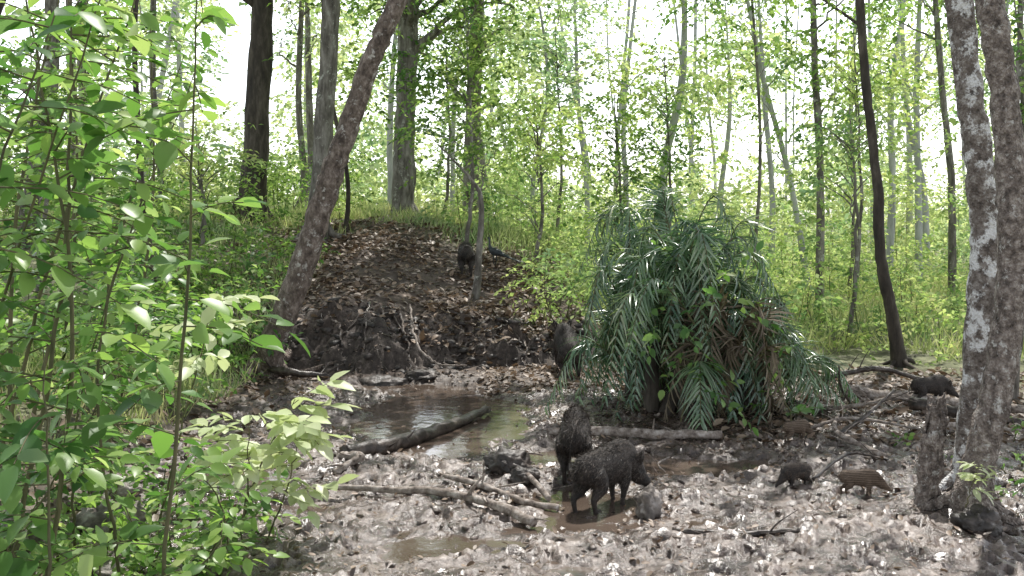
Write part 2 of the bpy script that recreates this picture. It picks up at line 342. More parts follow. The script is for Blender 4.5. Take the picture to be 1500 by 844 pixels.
litter('leaf_litter',1800,(-7,-3),(6,18),.12)
litter('leaf_litter',900,(-.5,2.6),(16.3,18.8),.12)

# ------------------------------------------------------------ trees
def tree(name,path,rad,bark,leafmat,crown=None,sides=14,lL=.13,limbs=8,ncl=30,nsp=12,nl=9,roots=0,slen=.9,cr=1.0,rough=.12,extra=None,flat=.6,wr=.3):
    e=empty(name);path=np.asarray(path,float)
    parts=[tube(path,rad,sides,n=max(24,len(path)*8),rough=rough,wob=rad[0]*.04)]
    for k in range(roots):
        a=6.283*k/roots+rng.random()
        b=path[0];L=rad[0]*rng.uniform(2.5,5)
        p1=[b[0]+math.cos(a)*rad[0]*.5,b[1]+math.sin(a)*rad[0]*.5,b[2]+rad[0]*1.6]
        p2x,p2y=b[0]+math.cos(a)*rad[0]*1.6,b[1]+math.sin(a)*rad[0]*1.6
        p3x,p3y=b[0]+math.cos(a+.3)*L,b[1]+math.sin(a+.3)*L
        parts.append(tube([p1,[p2x,p2y,H(p2x,p2y)+.05],[p3x,p3y,H(p3x,p3y)-.05]],[rad[0]*.4,rad[0]*.25,.02],8,n=10,rough=.15))
    if crown:
        c=np.array(crown[:3]);R=np.array(crown[3:])
        U=runit(ncl)*(rng.random((ncl,1))**.45)
        cen=c+U*R
        if extra is not None: cen=np.vstack([cen,extra])
        P=resample(path,40)
        for q in cen[:limbs]:
            zt=q[2]-.35*np.linalg.norm(q[:2]-P[-1][:2])-.4
            i=int(np.argmin(np.abs(P[:,2]-zt)));i=min(max(i,14),38);s=P[i]
            rr=np.interp(i/39,np.linspace(0,1,len(rad)),rad)*.42
            mid=(s+q)/2+np.array([0,0,.25])+rng.normal(size=3)*.2
            parts.append(tube([s,mid,q],[rr,rr*.55,rr*.15],7,n=12,wob=.03))
            for _ in range(3):
                v=q+rng.normal(size=3)*cr*.7
                parts.append(tube([mid*.4+q*.6,(q+v)/2+[0,0,.1],v],[rr*.3,rr*.18,.006],5,n=7,wob=.02))
        mk('foliage',[foliage(cen,cr*(.6+.7*rng.random(len(cen))),nsp,slen,nl,lL,flat=flat,wr=wr)],leafmat,e)
    mk('trunk',parts,bark,e,smooth=True)
    return e
tree('leaning_tree',[(-4.35,18.1,-.15),(-4.2,18,.6),(-3.72,18,1.84),(-3.3,18,3.2),(-2.98,18,4.15),(-2.46,18,5.6),(-1.95,18,6.7),(-1.0,18.3,8.6),(-.3,18.5,10.5)],[.31,.235,.225,.21,.195,.175,.16,.12,.04],BK_lean,LF_can,(-.8,19,10.8,2.6,2.6,1.4),roots=6,ncl=6,nsp=18,lL=.17)
def hz(x,y): return H(x,y)-.1
tree('forest_tree',[(-7.65,30,hz(-7.65,30)),(-7.5,30,5),(-7.3,30,9.2),(-7.1,30,14),(-7,30,18)],[.46,.36,.33,.25,.1],BK_dark,LF_mid,(-7,30,13.5,4,4,4.2),roots=6,ncl=22,nsp=14,lL=.18,limbs=10)
tree('forest_tree',[(-5.15,27,hz(-5.15,27)),(-5.0,27,4.5),(-4.75,27,8.5),(-4.4,27,13),(-4.2,27,17)],[.33,.26,.22,.18,.06],BK_grey,LF_mid,(-4.4,27,13,3.5,3.5,3.3),roots=7,ncl=20,nsp=14,lL=.18)
tree('forest_tree',[(-3.42,32,hz(-3.42,32)),(-3.35,32,6),(-3.2,32,9.6),(-3.1,32,16)],[.38,.33,.31,.12],BK_grey,LF_mid,(-2.6,31.5,10,3.6,3,4.2),roots=5,ncl=20,nsp=14,lL=.19,limbs=12)
tree('forest_tree',[(7.22,19,-.05),(7.05,19,1),(6.84,19,2.1),(6.78,19,3.5),(6.6,19,5),(6.45,19,6.9),(6.4,19,10)],[.15,.11,.1,.09,.085,.08,.03],BK_dark,LF_mid,(6.5,19.5,8.2,2.6,2.4,1.7),ncl=15,nsp=10,lL=.15,roots=4)
tree('lichen_tree',[(4.74,10.6,-.1),(4.77,10.5,1.12),(4.85,10.5,2.38),(4.82,10.5,3.1),(4.7,10.5,4),(4.58,10.5,5.1),(4.3,10.6,7),(4.2,10.8,9.5)],[.19,.15,.14,.14,.135,.13,.1,.03],BK_white,LF_can,(4.2,12,9.6,2.6,2.6,1.4),ncl=4,nsp=8,lL=.14,roots=4,sides=20)
tree('curved_tree',[(4.22,9.5,-.12),(4.28,9.5,.35),(4.5,9.5,1.2),(4.64,9.5,2.2),(4.64,9.5,3),(4.58,9.5,3.8),(4.42,9.5,4.9),(4.1,9.6,7),(3.8,9.8,9)],[.2,.155,.14,.138,.135,.13,.125,.1,.03],BK_r,LF_can,(3.4,11,9.2,2.4,2.6,1.3),ncl=4,nsp=8,lL=.14,roots=5,sides=20)
tree('sapling',[(-.78,22,H(-.78,22)-.05),(-.72,22,1.8),(-.66,22,3.1),(-.85,22,3.6),(-1.6,22,4.4)],[.1,.07,.06,.035,.012],BK_grey,LF_mid,(-1,22,4.6,1.5,1,.9),ncl=10,nsp=8,cr=.5,slen=.5,lL=.12,limbs=8,
   extra=np.array([[.1,22,4.3],[.5,21.8,3.9]]))
# trees put in to throw dappled shade on wallow and bank, crowns out of frame
tree('added_shade_tree',[(-9.5,16,hz(-9.5,16)),(-9,16.5,5),(-7.5,17.5,8.8),(-4,19,10.2),(-1,20,10.8)],[.4,.33,.26,.16,.06],BK_dark,LF_can,(-.9,20,10.4,3.6,3.6,1.0),ncl=7,nsp=24,lL=.24,wr=.36,roots=4,cr=.95,flat=.35)
tree('added_shade_tree',[(10.5,16,hz(10.5,16)),(10,16.3,5),(8,17,8.8),(5,18,10.3),(3,18.5,10.8)],[.4,.33,.26,.16,.06],BK_dark,LF_can,(4.6,18.5,10.2,4.2,4.2,1.0),ncl=8,nsp=24,lL=.24,wr=.36,roots=4,cr=.95,flat=.35)
tree('added_shade_tree',[(-1.5,36,hz(-1.5,36)),(-1.3,35,7),(-1,32,11.5),(-1,28,13)],[.3,.25,.2,.05],BK_grey,LF_can,(-1.5,27,11.8,4.6,3.8,1.2),ncl=13,nsp=24,lL=.24,wr=.36,roots=4,cr=.95,flat=.35)
T=[(-12.4,26,.3,.22,1),(-6.9,20,-.2,.06,0),(-7.8,36,.4,.13,1),(-8.3,40,.3,.16,1),(-5.0,42,.2,.14,2),(-1.1,40,0,.22,1),(.9,38,.2,.08,2),(3.1,42,-.6,.1,2),(4.9,45,.5,.12,2),
(5.35,34,-.1,.14,2),(6.9,30,.3,.05,1),(11.4,45,-.5,.12,2),(8.1,27,.1,.1,1),(9.6,33,-1.6,.09,2),(14.7,40,.6,.14,2),(14.3,36,.1,.12,2),(17,42,-.7,.13,2),(12.9,30,-.4,.1,1),(13.9,28,.2,.1,1),
(-4.55,28,0,.06,0),(-10.7,30,.2,.11,1),(-13.3,32,-.2,.13,1),(-15,36,.2,.18,1),(-2.6,45,.1,.11,2),(10.2,50,.1,.13,2),(16,34,.3,.09,2)]
for (x,y,ln,r,tp) in T:
    top=rng.uniform(13,18);z0=H(x,y)-.1
    lowc=rng.uniform(4.5,8.5)
    tree('forest_tree',[(x,y,z0),(x+ln*.3+rng.normal()*.2,y,4),(x+ln+rng.normal()*.25,y,8),(x+ln*1.3+rng.normal()*.5,y,top)],[r*1.25,r,r*.85,r*.25],
      [BK_dark,BK_grey,BK_haze][tp],LF_mid if tp<2 and y<31 else (LF_under if y<37 else LF_haze),(x+ln,y,(lowc+top)/2,2.5,2.3,(top-lowc)/2),sides=9,ncl=13,nsp=10,nl=8,lL=.2,limbs=7,slen=1.0,cr=.75)
parts=[]
for _ in range(42):
    y=rng.uniform(50,100);x=rng.uniform(-.62,.62)*y;r=rng.uniform(.07,.18);ln=rng.normal()*1.2
    z0=H(x,y)-.2
    parts.append(tube([(x,y,z0),(x+ln*.2+rng.normal()*.3,y,7),(x+ln*.6,y,14),(x+ln,y,23)],[r*1.2,r,r*.8,r*.6],7,n=12))
fe=empty('distant_forest')
mk('trunks',parts,BK_haze,fe,smooth=True)
n=1150
d=rng.uniform(46,95,n);x=rng.uniform(-.62,.62,n)*d;z=.5+(.26*d+2)*rng.random(n)**1.35
keep=vn(x/d*12,z/d*17+d*.03,77)>.03
keep|= z<.09*d
c=np.stack([x,d,z],-1)[keep]
mk('foliage',[foliage(c,1.5,13,1.4,8,.40,flat=.7)],LF_haze,fe)
def bush_mass(name,n,xr,yr,hz_,mat,lL,nsp=10,nl=8,cr=.5,slen=.6,dens=None,detail=False):
    x=rng.uniform(*xr,n);y=rng.uniform(*yr,n)
    if dens is not None: k=rng.random(n)<dens(x,y);x=x[k];y=y[k];n=len(x)
    z=height(x,y,False)+hz_[0]+(hz_[1]-hz_[0])*rng.random(n)**1.5
    e=empty(name)
    P=[]
    for a,b,cc in zip(x[::2],y[::2],z[::2]):
        P.append(tube([(a+rng.normal()*.15,b,H(a,b)-.05),(a+rng.normal()*.1,b,(cc+H(a,b))/2),(a,b,cc+.1)],[.014,.01,.004],4,n=5))
    mk('stems',P,STEM,e)
    mk('leaves',[foliage(np.stack([x,y,z],-1),cr,nsp,slen,nl,lL,detail=detail,flat=.8)],mat,e)
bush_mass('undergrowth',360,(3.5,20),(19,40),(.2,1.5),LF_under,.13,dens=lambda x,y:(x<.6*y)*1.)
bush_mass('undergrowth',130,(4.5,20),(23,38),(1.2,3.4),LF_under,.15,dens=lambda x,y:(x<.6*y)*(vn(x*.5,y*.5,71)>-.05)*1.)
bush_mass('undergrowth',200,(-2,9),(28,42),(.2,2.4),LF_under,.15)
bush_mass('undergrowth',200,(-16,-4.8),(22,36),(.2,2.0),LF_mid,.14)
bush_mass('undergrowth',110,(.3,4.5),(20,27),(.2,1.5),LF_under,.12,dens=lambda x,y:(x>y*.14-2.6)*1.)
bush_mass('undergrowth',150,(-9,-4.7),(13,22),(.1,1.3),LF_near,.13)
bush_mass('undergrowth',320,(-26,30),(42,60),(.3,5.5),LF_haze,.3,cr=1.2,slen=1.2)
def grass(name,n,xr,yr,L,W,mat,dens=None):
    x=rng.uniform(*xr,n);y=rng.uniform(*yr,n)
    k=(vn(x*.8,y*.8,55)>-.12)
    if dens is not None:k&=rng.random(n)<dens(x,y)
    x=x[k];y=y[k];n=len(x);z=height(x,y)
    D=nrm(np.stack([rng.normal(size=n)*.4,rng.normal(size=n)*.4,np.ones(n)],-1))
    N=nrm(np.stack([rng.normal(size=n),rng.normal(size=n),np.full(n,.3)],-1))
    l=L*(.3+1.0*rng.random(n))*(1+vn(x*.6,y*.6,56))
    mk(name,[leafd(np.stack([x,y,z],-1),D,N,l,W,'grass',droop=.5*rng.random(n),fold=.2)],mat)
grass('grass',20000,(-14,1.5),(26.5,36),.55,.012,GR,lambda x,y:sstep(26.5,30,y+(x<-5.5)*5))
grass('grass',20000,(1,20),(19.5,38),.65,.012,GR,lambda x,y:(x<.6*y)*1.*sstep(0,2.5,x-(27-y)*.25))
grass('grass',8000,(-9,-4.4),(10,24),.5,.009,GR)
def hanging(name,c,R,ncl,lL,mat,nsp=9,cr=.5,slen=.6,nl=8):
    c=np.array(c);cen=c+runit(ncl)*rng.random((ncl,1))**.5*np.array(R)
    e=empty(name);z0=H(c[0],c[1])
    P=[tube([(c[0],c[1],z0-.1),(c[0]+.2,c[1],(z0+c[2])/2),(c[0],c[1],c[2]+R[2]*.7)],[.06,.045,.012],8,n=16,wob=.02)]
    for q in cen: 
        s=np.array([c[0]+.08,c[1],max(z0+.8,q[2]-.6)]);P.append(tube([s,(s+q)/2+[0,0,.15],q],[.02,.012,.004],5,n=7,wob=.02))
    mk('branches',P,BK_grey,e,smooth=True)
    mk('leaves',[foliage(cen,cr,nsp,slen,nl,lL)],mat,e)
hanging('small_tree',(-1.2,26,6.2),(1.6,1.2,2.6),24,.17,LF_mid)
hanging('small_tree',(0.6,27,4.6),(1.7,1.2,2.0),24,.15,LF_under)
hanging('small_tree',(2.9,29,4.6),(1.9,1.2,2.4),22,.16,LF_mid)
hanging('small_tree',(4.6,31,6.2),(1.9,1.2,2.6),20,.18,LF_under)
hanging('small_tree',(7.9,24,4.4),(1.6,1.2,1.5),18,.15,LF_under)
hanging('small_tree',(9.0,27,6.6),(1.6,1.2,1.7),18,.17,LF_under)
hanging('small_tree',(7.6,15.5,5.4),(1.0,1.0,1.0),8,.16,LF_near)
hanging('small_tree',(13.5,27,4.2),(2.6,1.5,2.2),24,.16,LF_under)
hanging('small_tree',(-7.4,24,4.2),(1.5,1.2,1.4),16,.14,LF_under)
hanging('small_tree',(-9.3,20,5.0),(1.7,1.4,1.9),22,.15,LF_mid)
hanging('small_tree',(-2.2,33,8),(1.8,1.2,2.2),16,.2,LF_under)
hanging('small_tree',(1.4,33,7.4),(2.2,1.2,2.4),18,.2,LF_haze)
hanging('small_tree',(10.5,32,6.8),(2.2,1.2,2.4),18,.2,LF_haze)

# ------------------------------------------------------------ left foreground saplings
def sapling(name,base,top,r,nb,bl,nl,lL,mat,t0=.3,wr=.3,bend=.2,bdir=None,droop=.3):
    e=empty(name);b=np.array([base[0],base[1],H(*base)-.05]);tp=np.array(top,float)
    mid=(b+tp)/2+np.array([rng.normal()*bend,rng.normal()*bend,0])
    P=resample([b,mid,tp],30)
    parts=[tube([b,mid,tp],[r,r*.7,r*.25],7,n=22,wob=.006)]
    Bs=[];Ds=[];Ls=[]
    for k in range(nb):
        t=t0+(1-t0)*(k+rng.random())/nb
        s=P[min(29,int(t*29))]
        a=rng.random()*6.283
        D=np.array([math.cos(a),math.sin(a),rng.uniform(-.1,.6)])
        if bdir is not None: D=D*.6+np.array(bdir)
        D=nrm(D);L=bl*(1.15-.5*t)*rng.uniform(.6,1.3)
        Bs.append(s);Ds.append(D);Ls.append(L)
        q=s+D*L;q2=q.copy();q2[2]-=droop*L
        m=s+D*L*.5;m[2]-=droop*L*.25
        parts.append(tube([s,m,q2],[r*.35,r*.25,.003],5,n=8))
    P_,LD,N,l=spray(np.array(Bs),np.array(Ds),np.array(Ls),nl,lL,droop,upj=.35)
    mk('stem',parts,STEM,e,smooth=True)
    mk('leaves',[leafd(P_,LD,N,l,l*wr)],mat,e)
L=[((-2.7,5.2),(-2.3,5.2,3.9),.016,22,.8,9,.17),((-2.0,5.6),(-1.75,5.7,4.3),.014,13,.6,7,.18),((-2.9,6.2),(-2.9,6.0,4.4),.018,24,.95,10,.16),
((-3.5,7),(-3.0,7,4.7),.02,26,1.0,10,.15),((-2.9,7.6),(-2.35,7.6,3.9),.014,16,.7,9,.13),((-4.4,9),(-3.9,9,5.2),.024,28,1.1,10,.15),
((-3.9,10),(-3.2,10,4.4),.016,20,.8,9,.13),((-5.4,11.5),(-5,11.5,5.6),.025,28,1.2,11,.15),((-5,13),(-4.6,13,5.4),.025,24,1.1,11,.14),
((-2.4,5),(-2.2,4.8,2.2),.012,12,.5,7,.14),((-3.5,8.2),(-3.1,8,2.4),.013,16,.7,8,.14),((-3.3,6.2),(-2.5,6.1,1.6),.012,14,.6,8,.12),
((-3.8,9.3),(-3.2,9.2,1.9),.013,16,.7,9,.14),((-2.7,6.8),(-2.25,6.8,1.3),.01,12,.5,8,.12),((-4.6,12),(-4.0,12,2.1),.014,18,.8,9,.13),
((-6.6,15),(-6.2,15,6.2),.03,26,1.3,12,.16),((-2.3,5.6),(-1.9,5.5,.9),.01,10,.4,7,.11),((-2.6,7.6),(-2.3,7.6,.7),.01,12,.45,8,.1),
((-3.3,5.6),(-2.1,5.5,4.3),.014,16,.7,8,.17),((-4.0,7.6),(-2.6,7.5,4.9),.018,20,.9,9,.15)]
for a in L: sapling('leafy_sapling',a[0],a[1],a[2],a[3],a[4],a[5],a[6],LF_near,t0=.25)
sapling('pale_leaf_shrub',(-2.35,8.6),(-1.8,8.5,1.3),.012,12,.62,8,.21,LF_pale,t0=.45,wr=.28,bdir=(.3,0,.15),bend=.05,droop=.2)
sapling('pale_leaf_shrub',(-2.1,8.7),(-1.75,8.6,1.1),.01,11,.5,8,.18,LF_pale,t0=.35,wr=.28,bend=.05)
sapling('pale_leaf_shrub',(-2.3,8.3),(-2.1,8.2,1.25),.01,9,.5,7,.17,LF_pale,t0=.5,wr=.28,bend=.05)
sapling('pale_leaf_shrub',(-3.0,8.5),(-2.45,8.5,2.2),.012,8,.5,7,.17,LF_pale,t0=.7,wr=.28,bend=.05,droop=.2)
sapling('pale_leaf_shrub',(4.05,9.2),(4.15,9.1,.62),.008,6,.22,6,.13,LF_pale,t0=.6,wr=.22,bend=.03)
bush_mass('ground_plants',130,(-5,-2.15),(4.5,9.5),(.0,.5),LF_near,.09,nsp=6,nl=7,cr=.25,slen=.3,detail=True)
bush_mass('ground_plants',60,(4.3,8),(8.5,13),(.0,.25),LF_near,.07,nsp=4,nl=6,cr=.2,slen=.2,detail=True,dens=lambda x,y:(x>4.6)*1.)

# ------------------------------------------------------------ palm clump
def palm(name,c,n,dead,Rr=(.7,1.45),upr=(.5,1.7),sd=(.4,.35),deadoff=(0,0),zr=(.2,1.4)):
    e=empty(name);z0=H(c[0],c[1]);Lv=[];St=[];Dd=[]
    for k in range(n+dead):
        isd=k>=n
        a=6.283*(k*.381966+rng.random()*.12)
        bx=c[0]+rng.normal()*sd[0];by=c[1]+rng.normal()*sd[1];bz=z0+rng.uniform(*zr)
        u_=rng.random();up=upr[0]+(upr[1]-upr[0])*u_;R=Rr[1]-(Rr[1]-Rr[0])*u_*rng.random()
        end=up-rng.uniform(.35,1.0)*(.6+R)*1.1
        if isd: R=rng.uniform(.3,.8);up=rng.uniform(.1,.4);end=-1.6;bx+=deadoff[0];by+=deadoff[1];bz=z0+rng.uniform(.6,1.4)
        b=np.array([bx,by,bz]);h=np.array([math.cos(a),math.sin(a)*.8,0])
        tip=b+h*R+[0,0,end];tip[2]=max(tip[2],.1+.3*rng.random())
        P=np.array([b,b+h*R*.3+[0,0,up*.7],b+h*R*.65+[0,0,up],tip])
        Q=resample(P,44);T_=nrm(np.gradient(Q,axis=0))
        (Dd if isd else St).append(tube(P,[.016,.012,.009,.004],5,n=14))
        q=Q[7:];tt=T_[7:];m=len(q)
        s=nrm(np.cross(tt,np.array([0,0,1.])+0*tt))
        u=np.linspace(0,1,m)
        ll=(.40*np.sin(np.pi*np.clip(u*.8+.15,0,1))+.1)*rng.uniform(.7,1.2)
        for sg in (-1,1):
            kp=rng.random(m)<.88
            D=nrm(tt*.8+s*sg*.75+np.array([0,0,-.2])+rng.normal(size=(m,3))*.18)
            N=nrm(np.cross(s*sg,tt)*sg+np.array([0,0,.6])+rng.normal(size=(m,3))*.3)
            (Dd if isd else Lv).append(leafd(q[kp],D[kp],N[kp],ll[kp],.016,'strip',droop=.3+.25*rng.random(kp.sum()),fold=.5))
    mk('leaflets',Lv,PALM,e);mk('rachis',St,STEM,e,smooth=True);mk('dead_fronds',Dd,PALMD,e)
    core=[]
    for k in range(7):
        x=c[0]+rng.normal()*.3;y=c[1]+rng.normal()*.3
        core.append(tube([(x,y,z0-.1),(x+rng.normal()*.1,y,z0+.7),(x+rng.normal()*.2,y,z0+1.5)],[.12,.1,.04],9,n=14,rough=.3))
    mk('stems',core,BK_dark,e,smooth=True)
palm('palm_clump',(2.4,14.5),72,11,(.7,1.5),(.4,1.6),(.32,.3),(.5,-.65),zr=(.2,1.4))
palm('palm_clump',(2.4,16.1),36,4,(.6,1.25),(.9,2.1),(.25,.3),zr=(.4,1.4))
palm('palm_clump',(3.4,14.9),30,5,(.6,1.3),(.3,1.0),(.3,.3),(-.2,-.2),zr=(.1,.9))
v=np.array([[2.0,13.3,1.5],[2.7,13.1,1.7],[2.3,13.2,1.1],[3.3,13.4,.9],[1.6,13.6,1.5],[2.9,13.3,2.0],[3.6,13.4,.3],[2.2,13.7,2.2],[2.5,13.2,.6]])
ve=empty('climbing_vine')
mk('leaves',[foliage(v,.25,4,.45,7,.13,detail=True)],LF_near,ve)
mk('stem',[tube([(2.2,13.5,0),(2.4,13.3,1),(2.7,13.2,1.7),(2.9,13.4,2.1)],[.012,.01,.008,.003],5,n=14,wob=.02),tube([(3.7,13.4,0),(3.4,13.4,.8),(2.9,13.4,1.6)],[.012,.01,.004],5,n=14,wob=.02)],STEM,ve)

# ------------------------------------------------------------ logs, branches, stump
def log(name,pts,rad,mat,twigs=0,sides=10,rough=.18,dz=0):
    P=[]
    for p in pts:
        z=p[2] if len(p)>2 else 0
        P.append((p[0],p[1],max(H(p[0],p[1]),-.04)+rad[0]*.7+z+dz))
    e=empty(name);parts=[tube(P,rad,sides,n=len(P)*8,rough=rough,cap=True,wob=rad[0]*.12)]
    Q=resample(P,20)
    for k in range(twigs):
        s=Q[rng.integers(4,18)];v=rng.normal(size=3);v[2]=abs(v[2])*.5;v=nrm(v)*rng.uniform(.2,.5)
        parts.append(tube([s,s+v*.5+rng.normal(size=3)*.03,s+v],[rad[-1]*.5,rad[-1]*.35,.003],5,n=8))
    mk('wood',parts,mat,e,smooth=True)
log('fallen_log',[(-1.95,11.9),(-1.4,12.6),(-.9,13.6),(-.34,14.8)],[.1,.1,.085,.05],WETW,3)
log('fallen_log',[(.45,13.0),(1.1,12.95),(1.8,12.75),(2.6,12.7)],[.05,.06,.06,.05],DEAD,2,dz=.04)
log('fallen_branch',[(-2.0,10.3),(-1.2,10.2),(-.7,10.1),(-.2,9.75),(.2,9.35)],[.022,.034,.04,.042,.05],DEAD,3,dz=.05)
log('fallen_branch',[(-.72,10.8),(-.35,10.5),(.1,10.1),(.45,9.9)],[.022,.035,.035,.028],DEAD,3,dz=.03)
log('fallen_branch',[(-.1,11.6,.12),(.15,10.8,.04),(.37,10.2)],[.018,.025,.03],DEAD,1,dz=.03)
log('fallen_branch',[(-4.2,11.1),(-3.5,11.5,.05),(-2.8,11.6)],[.03,.02,.01],DEAD,3)
log('fallen_branch',[(1.4,8.95),(2.0,8.95),(2.5,8.9)],[.03,.035,.02],WETW,2)
log('fallen_branch',[(-1.95,11.75),(-1.7,11.5,.05),(-1.95,11.2)],[.06,.05,.03],DEAD,3)
log('fallen_branch',[(-4.5,18,.1),(-3.8,17.6,.12),(-3.1,17.7)],[.06,.07,.04],WETW,4)
def absroot(P,rad,mat):
    e=empty('exposed_root');mk('root',[tube(P,rad,7,n=len(P)*7,rough=.2,wob=.012)],mat,e,smooth=True)
absroot([(-1.95,19.6,1.15),(-1.8,18.6,.75),(-1.55,18.1,.4),(-1.2,18.0,.22),(-.8,18.1,.2)],[.02,.022,.022,.02,.012],DEAD)
for k in range(18):
    x=rng.uniform(-4.6,.8);yb=float(ybank(np.array([x]))[0]);dx=rng.normal()*.7
    P=[]
    for f in (1.5,1.1,.7,.4,.1,-.15):
        xx=x+dx*(1-f)+rng.normal()*.07;yy=yb+f;P.append((xx,yy,H(xx,yy)+.03))
    absroot(P,[.025,.022,.018,.014,.01,.005],WETW if k%3 else DEAD)
for p,r in [([(5,15.6,.05),(6.2,15.2),(7.6,13.8)],.1),([(5.6,14.4,.1),(6.7,13.4)],.09),([(4.2,14.5),(4.7,13.6,.3),(5.1,13.2,.5)],.03),([(3.9,12.6),(4.4,12.9,.2),(5.0,13.4,.5)],.03),
   ([(4.9,16.2,.2),(5.9,16.4,.3),(6.8,16,.1)],.05),([(3.6,13),(4.4,13.3,.15),(5.2,13,.05)],.025),([(4.3,11.8),(4.0,12.6,.1),(4.4,13.8,.1)],.035),([(4.8,12.2),(5.4,12.8,.15),(6.5,12.9,.1)],.04),([(4.9,14.6),(4.6,14.3,.35),(4.5,14.1,.7)],.02),
   ([(4.3,8.4),(5,8.6,.05),(6,8.4)],.03),([(3.2,10.9),(3.8,11.6,.05),(4.3,11.7)],.02)]:
    log('fallen_branch',p,[r,r*.9,r*.5],DEAD if rng.random()<.7 else WETW,4)
for k in range(40):
    x=rng.uniform(-5,6);y=rng.uniform(8.3,18);a=rng.random()*6.28;l=rng.uniform(.2,.8)
    if k>30: x=rng.uniform(-4,1);y=rng.uniform(19.5,26)
    log('twig',[(x,y),(x+math.cos(a)*l*.5,y+math.sin(a)*l*.5),(x+math.cos(a+.3)*l,y+math.sin(a+.3)*l)],[.011,.011,.005],DEAD,2,sides=6)
e=empty('broken_stump')
V,F=tube([(3.93,9.75,-.1),(3.95,9.75,.15),(4.0,9.75,.6),(4.05,9.75,1.02)],[.17,.115,.1,.1],26,n=40,rough=.25,cap=True)
top=V[:,2]>.75
ang=np.arctan2(V[:,1]-9.75,V[:,0]-4.03)
V[:,2]+=np.where(top,(V[:,2]-.75)*(.5*np.sin(ang*3+1)+.35*np.sin(ang*7)-.3),0)
V[:,:2]+=.012*np.stack([np.sin(ang*9),np.cos(ang*9)],-1)
mk('stump',[(V,F)],BK_r,e,smooth=True)
def lump(name,c,r,mat,sd):
    me=bpy.data.meshes.new(name)
    import bmesh
    bm=bmesh.new();bmesh.ops.create_icosphere(bm,subdivisions=4,radius=1)
    from mathutils import noise
    for vv in bm.verts:
        p=vv.co.copy();k=1+.35*noise.noise(p*1.7+Vector((sd,0,0)))+.25*noise.noise(p*4+Vector((0,sd,0)))+.14*noise.noise(p*9)
        vv.co=Vector((p.x*r[0]*k,p.y*r[1]*k,p.z*r[2]*k))
    bm.to_mesh(me);bm.free()
    for p in me.polygons:p.use_smooth=True
    me.materials.append(mat);o=bpy.data.objects.new(name,me);o.location=(c[0],c[1],H(c[0],c[1])+c[2]);COL.objects.link(o)
lump('muddy_rock',(1.3,9.75,.1),(.13,.14,.17),ROCK,3)
lump('wet_rock',(-2.2,17.6,.02),(.5,.3,.17),DROCK,9)
lump('wet_rock',(-1.55,17.8,.0),(.3,.25,.12),DROCK,14)
lump('wet_rock',(-.05,11.0,.07),(.24,.2,.16),DROCK,21)
lump('wet_rock',(.12,10.8,.03),(.16,.14,.1),DROCK,24)
lump('wet_rock',(4.12,9.05,.05),(.2,.16,.15),DROCK,31)
for k,(x,y,s) in enumerate([(-3.5,9,.3),(-4.1,8.2,.28),(-3.2,8,.16),(-3.9,10,.25),(-3.1,10.4,.12),(-2.9,9.4,.12),(-2.6,9.0,.08),(5.6,13.4,.12),(2.9,15,.1)]):
    lump('rock',(x,y,s*.1),(s,s*.9,s*.6),ROCK,k*5.1)

# ------------------------------------------------------------ boars
def loft(st,sides=20):
    st=np.array(st,float);n=len(st)*4
    u=np.linspace(0,len(st)-1,n)
    S=resample(st[:, :3],n);ry=np.interp(u,range(len(st)),st[:,3]);rz=np.interp(u,range(len(st)),st[:,4])
    T_=nrm(np.gradient(S,axis=0));side=nrm(np.cross(np.array([0,0,1.])+0*T_,T_));up=np.cross(T_,side)
    S=np.vstack([S[:1],S,S[-1:]]);side=np.vstack([side[:1],side,side[-1:]]);up=np.vstack([up[:1],up,up[-1:]])
    ry=np.r_[.0005,ry,.0005];rz=np.r_[.0005,rz,.0005];n+=2
    th=np.linspace(0,2*np.pi,sides,endpoint=False)
    V=S[:,None]+side[:,None]*(np.cos(th)[None,:,None]*ry[:,None,None])+up[:,None]*(np.sin(th)[None,:,None]*rz[:,None,None])
    i=np.arange(n-1)[:,None]*sides;j=np.arange(sides)[None];k=(j+1)%sides
    return V.reshape(-1,3),np.stack([i+j,i+k,i+sides+k,i+sides+j],-1).reshape(-1,4)
